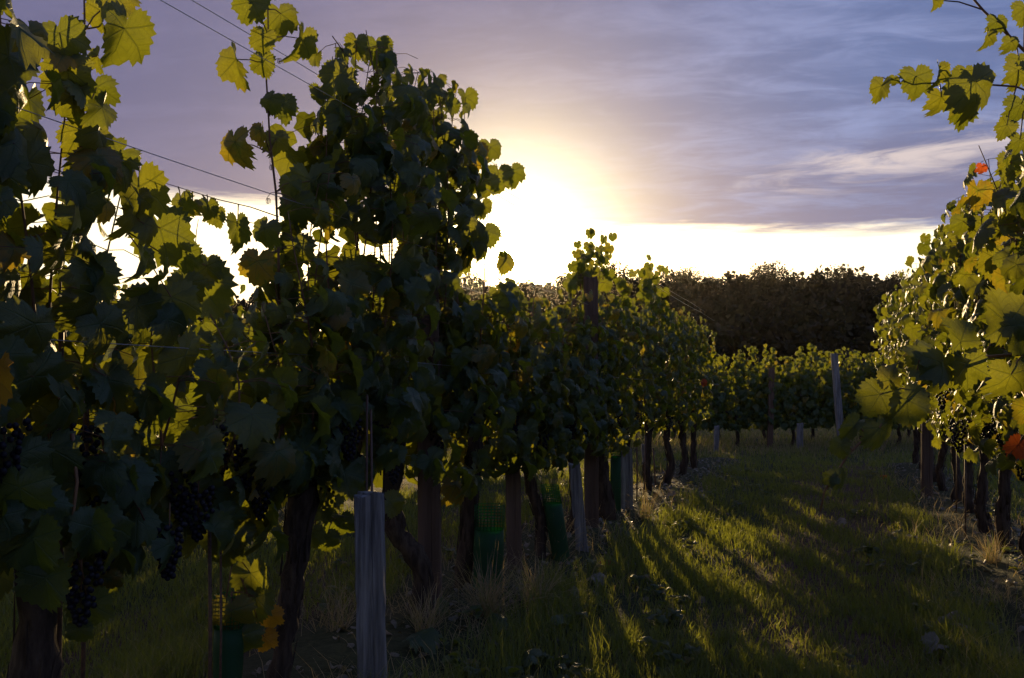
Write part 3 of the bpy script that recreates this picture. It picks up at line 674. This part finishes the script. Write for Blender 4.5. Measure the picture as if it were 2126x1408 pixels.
# back rows seen through the near one, and the block across the headland
def low_top(base, seed):
    r = np.random.RandomState(seed); xs = np.arange(-10, 30, .45); ys = base + r.uniform(-.2, .2, len(xs))
    return lambda s: float(np.interp(s, xs, ys))
t1_ = low_top(1.78, 1); t2_ = low_top(1.75, 2)
for k in range(12):
    vine(4.0 + k * 1.0, -4.6, t1_, 'dim low grapevine behind the near left row, %s from the left in its row' % ORD[k], 'grapevines of the second row on the left', 500 + k, 0, 330, False, canes=7, low=.42, size=(.06, .10))
for k in range(8):
    vine(8.6 + k * 1.0, -7.4, t2_, 'faint grapevine two rows behind the near left row, %s from the left' % ORD[k], 'grapevines of the third row on the left', 540 + k, 0, 260, False, canes=6, low=.45, size=(.07, .11))
CR = math.radians(86); CRD = Vector((math.sin(CR), math.cos(CR), 0)); CRP = Vector((math.cos(CR), -math.sin(CR), 0))
def cross_block(y0, x0, x1, base, seed, txt, group, no):
    tt = low_top(base, seed); x = x0; k = 0; c0 = Vector((0, y0, 0)); p0 = c0.dot(CRP)
    while x < x1:
        vine(x, p0, tt, 'bushy grapevine, %s from the left in the %s row across the headland' % (ORD[min(k, 14)], txt), group, seed * 31 + k, no, 400, True, canes=8, low=.42, width=.24, size=(.06, .10), rad=.03, dirs=(CRD, CRP), side_pref=1, head=.62)
        x += 1.05; k += 1
cross_block(18.6, 3.45, 9.8, 1.68, 61, 'front', 'grapevines of the front row across the headland', 40)
cross_block(21.4, 3.9, 13.5, 1.98, 67, 'rear', 'grapevines of the rear row across the headland', 24)

# ------------------------------------------------------------------ posts, stakes, guards, wires
def split_post(name, base, top, w_, d_, mat, label, group, seed):
    """rough sawn or split wooden post: an irregular section with bevelled split top"""
    rnd = random.Random(seed); b = Vector(base); t = Vector(top); root = b.copy(); m = MB(); n = 18; rings = 14; v = []; f = []
    sec = []
    for fx, fy in ((-.94, -1), (-.55, -1.02), (.20, -1.0), (.24, -.90), (.27, -1.0), (.6, -1.03), (.95, -1), (1.02, -.9), (1.0, -.2), (.86, -.14), (1.0, -.08), (1.01, .9), (.92, 1), (0, 1.02), (-.93, 1), (-1, .9), (-1.02, 0), (-1, -.9)):
        sec.append((fx * w_ * .5, fy * d_ * .5))
    for i_ in range(rings):
        q = b.lerp(t, i_ / (rings - 1)) - root; j = (rnd.uniform(-.002, .002), rnd.uniform(-.002, .002)); sc = 1 + rnd.uniform(-.025, .025)
        for k in range(n):
            z = q.z + (rnd.uniform(-.012, .02) if i_ == rings - 1 else 0)
            v.append((q.x + sec[k][0] * sc + j[0] + rnd.uniform(-.0012, .0012), q.y + sec[k][1] * sc + j[1] + rnd.uniform(-.0012, .0012), z))
    for i_ in range(rings - 1):
        for k in range(n): f.append((i_ * n + k, i_ * n + (k + 1) % n, (i_ + 1) * n + (k + 1) % n, (i_ + 1) * n + k))
    v.append((t.x - root.x, t.y - root.y, t.z - root.z + .004)); L = len(v) - 1
    for k in range(n): f.append(((rings - 1) * n + k, (rings - 1) * n + (k + 1) % n, L))
    m.add(v, f); o = link(name, m.mesh(name, mat, False), None, root); prop(o, label, 'post', group)
    return o
def down(p, d=.12): return Vector((p.x, p.y, gz(p.x, p.y) - d))
def post_px(px_base, Yb, px_top, py_top, w_, d_, mat, label, group, seed, Yt=None):
    b = down(at_depth(px_base, 1100, Yb)); t = at_depth(px_top, py_top, Yt or Yb); return split_post('wooden_post', b, t, w_, d_, mat, label, group, seed)
PG = 'wooden posts of the left row'
post_px(778, 3.5, 766, 1030, .095, .07, M_POST, 'cracked grey wooden stub post nearest the camera with two rods on it', PG, 1)
post_px(895, 4.6, 888, 560, .10, .09, M_POST_D, 'tall brown wooden post right of the kinked vine trunk', PG, 2)
post_px(1212, 6.5, 1192, 965, .075, .05, M_POST, 'pale wooden post leaning left beside the dark soil', PG, 3)
post_px(1228, 7.35, 1226, 578, .10, .09, M_POST_D, 'tall wooden post standing dark against the bright sky right of the sun', PG, 4)
post_px(1302, 8.6, 1300, 935, .10, .06, M_POST, 'broad pale wooden post standing next to a green vine guard', PG, 5)
post_px(1070, 5.75, 1064, 960, .085, .07, M_POST_D, 'worn brownish post under the sun between vine guard and bowed trunk', PG, 6)
post_px(1345, 10.3, 1338, 925, .06, .05, M_POST, 'thin pale post far along the left row', PG, 7)
HG = 'wooden posts across the headland'
post_px(1752, 16.6, 1732, 735, .10, .09, M_POST, 'tall pale wooden post leaning left in front of the headland vines', HG, 8)
post_px(1600, 18.75, 1602, 765, .10, .09, M_POST_D, 'upright wooden post half buried in the headland foliage', HG, 9)
post_px(1662, 17.9, 1661, 880, .10, .08, M_POST, 'short wooden stump post at the foot of the headland vines', HG, 10)
post_px(1488, 17.6, 1488, 885, .08, .07, M_POST, 'short wooden post where left row and headland row meet', HG, 11)
post_px(1925, 9.8, 1922, 560, .09, .08, M_POST_D, 'dark wooden post inside the right row foliage', None, 12)
def stake(px, Y, py_top, label, r=.006, lean=0):
    b = at_depth(px, 1100, Y); g = down(b); t = at_depth(px + lean, py_top, Y); m = MB()
    m.tube([Vector((0, 0, 0)), (t - g) * .5 + Vector((.004, 0, 0)), t - g], r, 6)
    o = link('metal_stake', m.mesh('metal_stake', M_RUST), None, g); prop(o, label, 'stake', 'thin stakes supporting the vines')
stake(131, 2.45, 690, 'thin dark stake in front of the lower left corner vine', .007, -4)
stake(178, 2.6, 760, 'second thin stake just right of the corner stake', .006, 4)
stake(442, 2.95, 1010, 'thin stake beside the lowest left vine guard', .006, -8)
stake(462, 3.05, 1060, 'short thin stake inside the lowest left vine guard', .004, -4)
stake(758, 3.56, 820, 'left one of two rusty rods rising from the grey stub post', .005, 4)
stake(776, 3.56, 850, 'right one of two rusty rods rising from the grey stub post', .005, -6)
stake(1322, 9.1, 900, 'slim stake right of the broad pale post', .007, 0)
stake(1336, 9.6, 905, 'slim leaning stake beyond the broad pale post', .007, 4)
stake(1362, 10.6, 930, 'slim stake among the far trunks of the left row', .008, -6)
stake(2003, 6.9, 880, 'thin pale stake among the right row trunks', .006, 0)
stake(1985, 8.2, 850, 'thin stake farther along the right row', .006, 2)
def guard(px, Y, h_, r, label, lean=(0, 0), net=.10):
    b = at_depth(px, 1100, Y); b.z = gz(b.x, b.y); root = empty('vine_guard', b); prop(root, label, 'vine guard', 'green plastic guards round young vines')
    L = Vector((lean[0], lean[1], 0)); n = 20
    def ring(z, rr): return [Vector((math.cos(2 * math.pi * k / n) * rr, math.sin(2 * math.pi * k / n) * rr, z)) + L * z for k in range(n)]
    m = MB(); zs = [-.03, 0.1, .2, h_ - net]; v = sum([ring(z, r * (1 + .03 * math.sin(z * 40))) for z in zs], []); v += sum([ring(z, r * .97) for z in zs[::-1]], [])
    f = []
    for i_ in range(7):
        for k in range(n): f.append((i_ * n + k, i_ * n + (k + 1) % n, (i_ + 1) * n + (k + 1) % n, (i_ + 1) * n + k))
    m.add(v, f); link('tube_wall', m.mesh('tube_wall', M_GUARD), root)
    m = MB(); nn = 26
    for k in range(nn):
        a = 2 * math.pi * k / nn; c = Vector((math.cos(a) * r, math.sin(a) * r, 0)); m.tube([c + UP * (h_ - net) + L * (h_ - net), c + UP * h_ + L * h_], .0016, 4)
    for j in range(9):
        z = h_ - net + net * j / 8; ci = ring(z, r); m.tube(ci + [ci[0]], .0016, 4, cap=False)
    link('net_collar', m.mesh('net_collar', M_GUARD), root)
guard(478, 3.15, .36, .045, 'green vine guard at the bottom edge below the orange leaf')
guard(1013, 5.05, .42, .075, 'wide green vine guard with glowing net collar beside the dark trunk', (.02, 0), .12)
guard(1166, 6.1, .45, .055, 'green vine guard leaning left between bowed trunk and pale post', (-.16, 0), .11)
guard(1279, 8.35, .62, .045, 'slim tall green vine guard with brightly lit net top', (0, 0), .16)
def wire(z, perp, s0, s1, label, seed, sag=.012, r=.0014, wav=.0):
    rnd = random.Random(seed); m = MB(); pts = []; n = 60
    for k in range(n + 1):
        s = s0 + (s1 - s0) * k / n; ph = (s % 3.4) / 3.4
        pts.append(row_pt(s, perp + rnd.uniform(-wav, wav), z - sag * math.sin(math.pi * ph) + rnd.uniform(-wav, wav)))
    c = pts[0].copy(); m.tube([p - c for p in pts], r, 5); o = link('trellis_wire', m.mesh('trellis_wire', M_WIRE), None, c)
    prop(o, label, 'wire', 'trellis wires')
wire(2.13, -1.74, .3, 15, 'upper trellis wire crossing the sky left of the tall shoot, lower of the top pair', 1)
wire(2.27, -1.88, .3, 15, 'topmost trellis wire of the left row', 2)
wire(1.70, -1.74, .3, 15, 'straight middle trellis wire above the drooping leaves', 3)
wire(1.64, -1.90, .3, 15, 'slack wavy middle wire just below the straight one', 4, .03, .0014, .004)
wire(1.18, -1.68, .3, 15, 'low bright trellis wire running across the left foliage', 5)
wire(.78, -1.80, .3, 15, 'lowest trellis wire carrying the vine arms of the left row', 6)
wire(1.75, 1.02, 2, 15.4, 'trellis wire of the right row glinting among the leaves', 7)
wire(.78, 1.0, 2, 15.4, 'lowest trellis wire carrying the vine arms of the right row', 8)

# ------------------------------------------------------------------ grass, straw, litter
def blades(name, X, Y, hh, wd, mat, seed, bend=.5, lay=0.0, dry=None):
    r = np.random.RandomState(seed); N = len(X); Zg = ground_h(X, Y) - .004
    a = r.uniform(0, 2 * np.pi, N); dirx, diry = np.cos(a), np.sin(a)
    wa = r.uniform(0, 2 * np.pi, N); wx, wy = np.cos(wa) * wd * .5, np.sin(wa) * wd * .5
    bn = hh * (r.uniform(.1, bend, N) + lay); z2 = hh * np.sqrt(np.clip(1 - (bn / hh) ** 2 * .6, .08, 1))
    def P(x, y, z): return np.stack([x, y, z], 1)
    v0 = P(X - wx, Y - wy, Zg); v1 = P(X + wx, Y + wy, Zg)
    m_ = .5; mx_, my_ = X + dirx * bn * .3, Y + diry * bn * .3; mz = Zg + z2 * .58
    v2 = P(mx_ - wx * .8, my_ - wy * .8, mz); v3 = P(mx_ + wx * .8, my_ + wy * .8, mz); v4 = P(X + dirx * bn, Y + diry * bn, Zg + z2)
    V = np.stack([v0, v1, v2, v3, v4], 1).reshape(-1, 3); b = (np.arange(N) * 5)[:, None]
    F = np.concatenate([b + np.array([[0, 1, 3]]), b + np.array([[0, 3, 2]]), b + np.array([[2, 3, 4]])])
    t = np.repeat(r.rand(N) if dry is None else dry, 5)
    o = link(name, np_mesh(name, V, F, mat, tint=t, smooth=False)); o['kind'] = 'stuff'
    return o
def vnoise(x, y, f, seed):
    r = np.random.RandomState(seed); out_ = 0
    for k in range(5):
        a = r.uniform(0, 6.28); fr_ = f * r.uniform(.6, 1.7); out_ = out_ + np.sin((x * math.cos(a) + y * math.sin(a)) * fr_ + r.uniform(0, 6.28))
    return out_ / 5
def scatter(n, seed, y0, y1, pw):
    r = np.random.RandomState(seed); Y_ = y0 * (y1 / y0) ** (r.rand(n) ** pw); X_ = (r.uniform(-.62, .62, n)) * Y_ ; return X_, Y_, r
def rowdist(X_, Y_):
    p = X_ * RP.x + Y_ * RP.y; s = X_ * RD.x + Y_ * RD.y
    d = np.min(np.abs(p[:, None] - np.array([-7.4, -4.6, -1.8, 1.0, 3.8])), axis=1); return np.where(s > 15.6, 9, d)
X_, Y_, r = scatter(330000, 5, 2.6, 34, .95)
d = rowdist(X_, Y_); cl = vnoise(X_, Y_, 5, 3) ; cl2 = vnoise(X_, Y_, 17, 8)
pq = X_ * RP.x + Y_ * RP.y; tr_ = np.minimum(np.abs(pq + 1.02), np.abs(pq - .28)); worn = 1 - .62 * np.exp(-(tr_ / .17) ** 2) * sm(-.5, .4, vnoise(X_, Y_, 2.2, 21)) * (Y_ < 16)
keep = (r.rand(len(X_)) < worn * sm(.30, .62, d + cl * .18) * (.45 + .55 * sm(-.5, .3, cl + cl2 * .5))); X_, Y_, cl, cl2, d = X_[keep], Y_[keep], cl[keep], cl2[keep], d[keep]
hh = (.050 + .035 * sm(-.3, .6, cl) + .05 * sm(.9, .4, d) + .03 * sm(.2, .7, cl2)) * r.uniform(.5, 1.35, len(X_)); hh = hh * (1 + sm(14, 18, Y_) * .8)
tint = np.clip(r.rand(len(X_)) * (.80 + .25 * sm(.0, .8, -cl)) + .42 * sm(15, 18, Y_), 0, 1)
prop(blades('grass', X_, Y_, hh, .0032 * (1 + Y_ * .13), M_GRASS, 6, .8, dry=tint), 'green mown grass of the alley and headland', 'grass')
X_, Y_, r = scatter(52000, 15, 3.0, 24, 1.0); d = rowdist(X_, Y_); cl = vnoise(X_, Y_, 4, 13)
keep = (r.rand(len(X_)) < np.where(d < 5, np.exp(-((d - .32) / .25) ** 2) * sm(-.5, .4, cl), .12)); X_, Y_ = X_[keep], Y_[keep]
prop(blades('dry_grass', X_, Y_, r.uniform(.06, .22, len(X_)), .0020 * (1 + Y_ * .12), M_STRAW, 16, 1.3, .35, dry=np.where(r.rand(len(X_)) < .5, .2, r.rand(len(X_)))), 'dry straw coloured grass along the foot of the vines', 'dry grass')
def tussock(px, py, n, lo, hi_, seed, label):
    r_ = random.Random(seed); b = on_ground(px, py); m = []; Vv = []; Ff = []
    for k in range(n):
        a = r_.uniform(0, 6.28); L = r_.uniform(lo, hi_); out_ = r_.uniform(.35, 1.0) * L; w_ = r_.uniform(.0012, .0022)
        o_ = Vector((r_.uniform(-.04, .04), r_.uniform(-.04, .04), 0)); dv = Vector((math.cos(a), math.sin(a), 0)); sv = Vector((-dv.y, dv.x, 0)) * w_ + UP * w_ * .4
        ht = math.sqrt(max(L * L - out_ * out_, .01)) * .9; base_ = len(Vv)
        for t in (0, .25, .5, .75, 1):
            c = o_ + dv * out_ * t + UP * (ht * (math.sin(t * 2.0) / math.sin(2.0) if out_ > .7 * L else t ** .8)); q = 1 - t * .85
            Vv += [tuple(c - sv * q), tuple(c + sv * q)]
        for t in range(4): j = base_ + 2 * t; Ff += [(j, j + 1, j + 3), (j, j + 3, j + 2)]
    o = link('grass_tussock', np_mesh('grass_tussock', np.array(Vv), np.array(Ff), M_STRAW, tint=np.repeat([r_.random() for _ in range(n)], 10), smooth=False), None, b)
    prop(o, label, 'grass tuft', 'dry grass tussocks under the left row')
tussock(700, 1330, 70, .15, .36, 1, 'sunlit straw tussock spraying out left of the grey stub post')
tussock(1010, 1300, 200, .18, .42, 2, 'large arching straw tussock in front of the wide green vine guard')
tussock(1110, 1270, 120, .15, .38, 3, 'straw tussock right of the wide green vine guard')
tussock(880, 1340, 120, .12, .30, 4, 'straw tussock at the foot of the kinked vine trunk')
tussock(1340, 1085, 120, .15, .40, 5, 'straw tussock before the slim stakes of the left row')
tussock(1160, 1170, 80, .15, .40, 6, 'straw tussock at the foot of the leaning green guard')
tussock(2060, 1190, 90, .10, .28, 7, 'grass tussock at the foot of the right row trunks')
# broad leaved weeds low in the grass
r = np.random.RandomState(78); its = []
for k in range(150):
    yy = 3.2 * (14 / 3.2) ** r.rand(); pp = r.choice([-1.25, .5, -.9, -2.4, 1.5]) + r.normal(0, .22); cx_ = pp * RP.x + yy * RD.x; cy_ = pp * RP.y + yy * RD.y; nl = r.randint(6, 13); z = gz(cx_, cy_)
    for j in range(nl):
        a = r.uniform(0, 6.28); q = r.uniform(.01, .06); tip = Vector((math.cos(a), math.sin(a), r.uniform(.1, .7)))
        its.append((Vector((cx_ + math.cos(a) * q, cy_ + math.sin(a) * q, z + r.uniform(.02, .07))), leaf_axes(tip, Vector((-math.cos(a) * .4, -math.sin(a) * .4, 1))), r.uniform(.018, .042), r.rand()))
prop(leaf_mass('weeds', its, LEAF_LO, M_LEAF), 'small broad leaved weeds growing low in the grass', 'weeds')
# leaf litter on the soil strips
r = np.random.RandomState(77); its = []
for k in range(1500):
    s = 2.5 + 12.5 * r.rand(); pp = (-1.8 if r.rand() < .6 else 1.0) + r.normal(0, .33) + .12; b = row_pt(s, pp); z = gz(b.x, b.y) + .012
    nrm = Vector((r.normal(0, .35), r.normal(0, .35), 1)); tip = Vector((r.normal(), r.normal(), 0)); its.append((Vector((b.x, b.y, z)), leaf_axes(tip, nrm), r.uniform(.012, .035), r.rand()))
prop(leaf_mass('leaf_litter', its, LEAF_LO, M_DRY), 'small shrivelled leaves and crumbs littering the soil under the vines', 'leaf litter')
FL = [((1235, 1215), .075, M_DRY, 'pale curled fallen leaf on the dark soil below the leaning pale post'), ((1262, 1180), .05, M_RED, 'small red fallen leaf on the dark soil'),
      ((1190, 1250), .06, M_DRY, 'pale fallen leaf left of the curled one on the soil'), ((1035, 1325), .08, M_LEAF, 'green fallen leaf lying in the arching straw'),
      ((1165, 1325), .07, M_LEAF, 'upright green leaf at the edge of grass and straw'), ((870, 1375), .09, M_LEAF, 'big green leaf lying near the bottom edge by the grey post'),
      ((1100, 1390), .08, M_LEAF, 'green fallen leaf at the bottom edge in the middle'), ((1970, 1312), .085, M_DRY, 'large pale fallen leaf on the dark ground at lower right'),
      ((2000, 1335), .06, M_DRY, 'pale fallen leaf just below the large one at lower right'), ((1945, 1375), .07, M_DRY, 'pale fallen leaf near the bottom right edge'),
      ((1865, 1120), .07, M_LEAF, 'green fallen leaf in the lit grass by the right row'), ((1895, 1130), .07, M_DRY, 'pale broad leaf beside the lit grass patch'),
      ((1835, 995), .05, M_RED, 'dark red fallen leaf far up the alley'), ((1460, 1045), .08, M_DRY, 'pale fallen leaf at the edge of the left row foliage'),
      ((1395, 1050), .07, M_DRY, 'pale fallen leaf under the far end of the left row'), ((1750, 1098), .06, M_DRY, 'pale fallen leaf in the middle of the grass alley'),
      ((1300, 1130), .07, M_LEAF, 'green fallen leaf at the foot of the broad pale post'), ((905, 1310), .07, M_LEAF, 'green leaf leaning against the brown post foot')]
for k, ((px, py), L, mt, lab) in enumerate(FL):
    rr_ = random.Random(900 + k); b = on_ground(px, py); b.z += .045 if k < 3 else .06
    o = leaf_object(None, b, leaf_axes((rr_.uniform(-1, 1), rr_.uniform(-1, .5), 0), (rr_.uniform(-.4, .4), -.45, 1)), L, [1, 3, 6, 8, 2][k % 5], mt, name='fallen_leaf')
    prop(o, lab, 'fallen leaf', 'leaves lying on the ground')

# ------------------------------------------------------------------ wooded hill
def crown_faces(r, c, rad, n, sz):
    """clumped leaf faces through the volume of a crown; returns V, F, tint"""
    K = max(5, n // 55); cl = []
    for k in range(K):
        d_ = r.normal(size=3); d_ /= np.linalg.norm(d_); q = r.uniform(.35, 1) ; cl.append((np.array(c) + d_ * np.array(rad) * q * np.array([1, 1, .9]), r.uniform(.22, .42) * min(rad)))
    idx = r.randint(0, K, n); C = np.array([cl[i_][0] for i_ in idx]); Rr = np.array([cl[i_][1] for i_ in idx])
    dd = r.normal(size=(n, 3)); dd /= np.linalg.norm(dd, axis=1)[:, None]; P = C + dd * (Rr * r.uniform(.5, 1.1, n))[:, None]
    a = r.normal(size=(n, 3)); a /= np.linalg.norm(a, axis=1)[:, None]; b = np.cross(a, r.normal(size=(n, 3))); b /= np.linalg.norm(b, axis=1)[:, None]
    s_ = r.uniform(.6, 1.3, n)[:, None] * sz
    V = np.stack([P + a * s_, P + b * s_ * .7, P - a * s_ * .9, P - b * s_ * .7], 1).reshape(-1, 3); B = (np.arange(n) * 4)[:, None]
    F = np.concatenate([B + np.array([[0, 1, 2]]), B + np.array([[0, 2, 3]])]); return V, F, np.repeat(r.rand(n), 4)
TREES = []
for k in range(5):
    r = np.random.RandomState(700 + k); H = [6.2, 7.4, 5.6, 6.8, 5.2][k]; W_ = [2.6, 3.2, 2.3, 2.9, 2.2][k]; rn = random.Random(k)
    m = MB(); m.tube([(0, 0, -.6), (.1, 0, H * .25), (.05, .1, H * .6), (0, 0, H * .85)], [.24, .18, .12, .04], 7, rough=.1, rnd=rn)
    for j in range(7):
        a = j * 2.4 + k; z0 = H * (.28 + .07 * j); m.tube([(0.05, 0, z0), (math.cos(a) * W_ * .4, math.sin(a) * W_ * .4, z0 + H * .13), (math.cos(a) * W_ * .75, math.sin(a) * W_ * .75, z0 + H * .2)], [.08, .05, .02], 5)
    V, F, T = crown_faces(r, (0, 0, H * .62), (W_, W_, H * .40), 2600, .16)
    TREES.append((m.mesh('tree_trunk', M_BARK), np_mesh('tree_crown', V, F, M_TREE, tint=T, smooth=False)))
rr_ = random.Random(3); x = -92; k = 0
while x < 100:
    y = 128 - .10 * x + rr_.uniform(-4, 4); root = empty('broadleaf_tree', (x, y, gz(x, y))); root.rotation_euler.z = rr_.uniform(0, 6.28)
    sc = rr_.uniform(.86, 1.06); root.scale = (sc * rr_.uniform(.95, 1.2), sc * rr_.uniform(.95, 1.2), sc)
    prop(root, 'dark broadleaf tree in the crest line of the wooded hill, one of many alike', 'tree', 'trees along the crest of the hill')
    tr_, cr_ = TREES[rr_.randrange(5)]; link('trunk', tr_, root); link('crown', cr_, root); x += rr_.uniform(2.6, 4.4); k += 1
r = np.random.RandomState(31); Vs, Fs, Ts = [], [], []; off = 0
for k in range(1050):
    y = (62 + 60 * r.rand() ** .8) if k < 560 else r.uniform(116, 141); x = r.uniform(-.75, .82) * y; z = gz(x, y); sc = r.uniform(.8, 1.25)
    V, F, T = crown_faces(r, (x, y, z + 2.4 * sc), (2.7 * sc, 2.7 * sc, 2.4 * sc), 340, .30); Vs.append(V); Fs.append(F + off); off += len(V); Ts.append(T)
o = link('woodland', np_mesh('woodland', np.concatenate(Vs), np.concatenate(Fs), M_TREE, tint=np.concatenate(Ts), smooth=False)); prop(o, 'dark mass of woodland covering the slope below the crest', 'woodland', kind='stuff')

# ------------------------------------------------------------------ evening haze
m, t = new_mat('evening_haze'); pv = t.n('ShaderNodeVolumePrincipled')
pv.inputs['Color'].default_value = (1, .93, .82, 1); pv.inputs['Density'].default_value = .00005; pv.inputs['Anisotropy'].default_value = .86
o_ = t.n('ShaderNodeOutputMaterial'); t.t.links.new(pv.outputs[0], o_.inputs['Volume'])
mb = MB(); a0, a1, b0, b1, c0, c1 = -520, 520, -320, 470, -1.5, 24
mb.add([(a0, b0, c0), (a1, b0, c0), (a1, b1, c0), (a0, b1, c0), (a0, b0, c1), (a1, b0, c1), (a1, b1, c1), (a0, b1, c1)],
       [(3, 2, 1, 0), (4, 5, 6, 7), (0, 1, 5, 4), (1, 2, 6, 5), (2, 3, 7, 6), (3, 0, 4, 7)])
prop(link('haze', mb.mesh('haze', m, False)), kind='stuff')
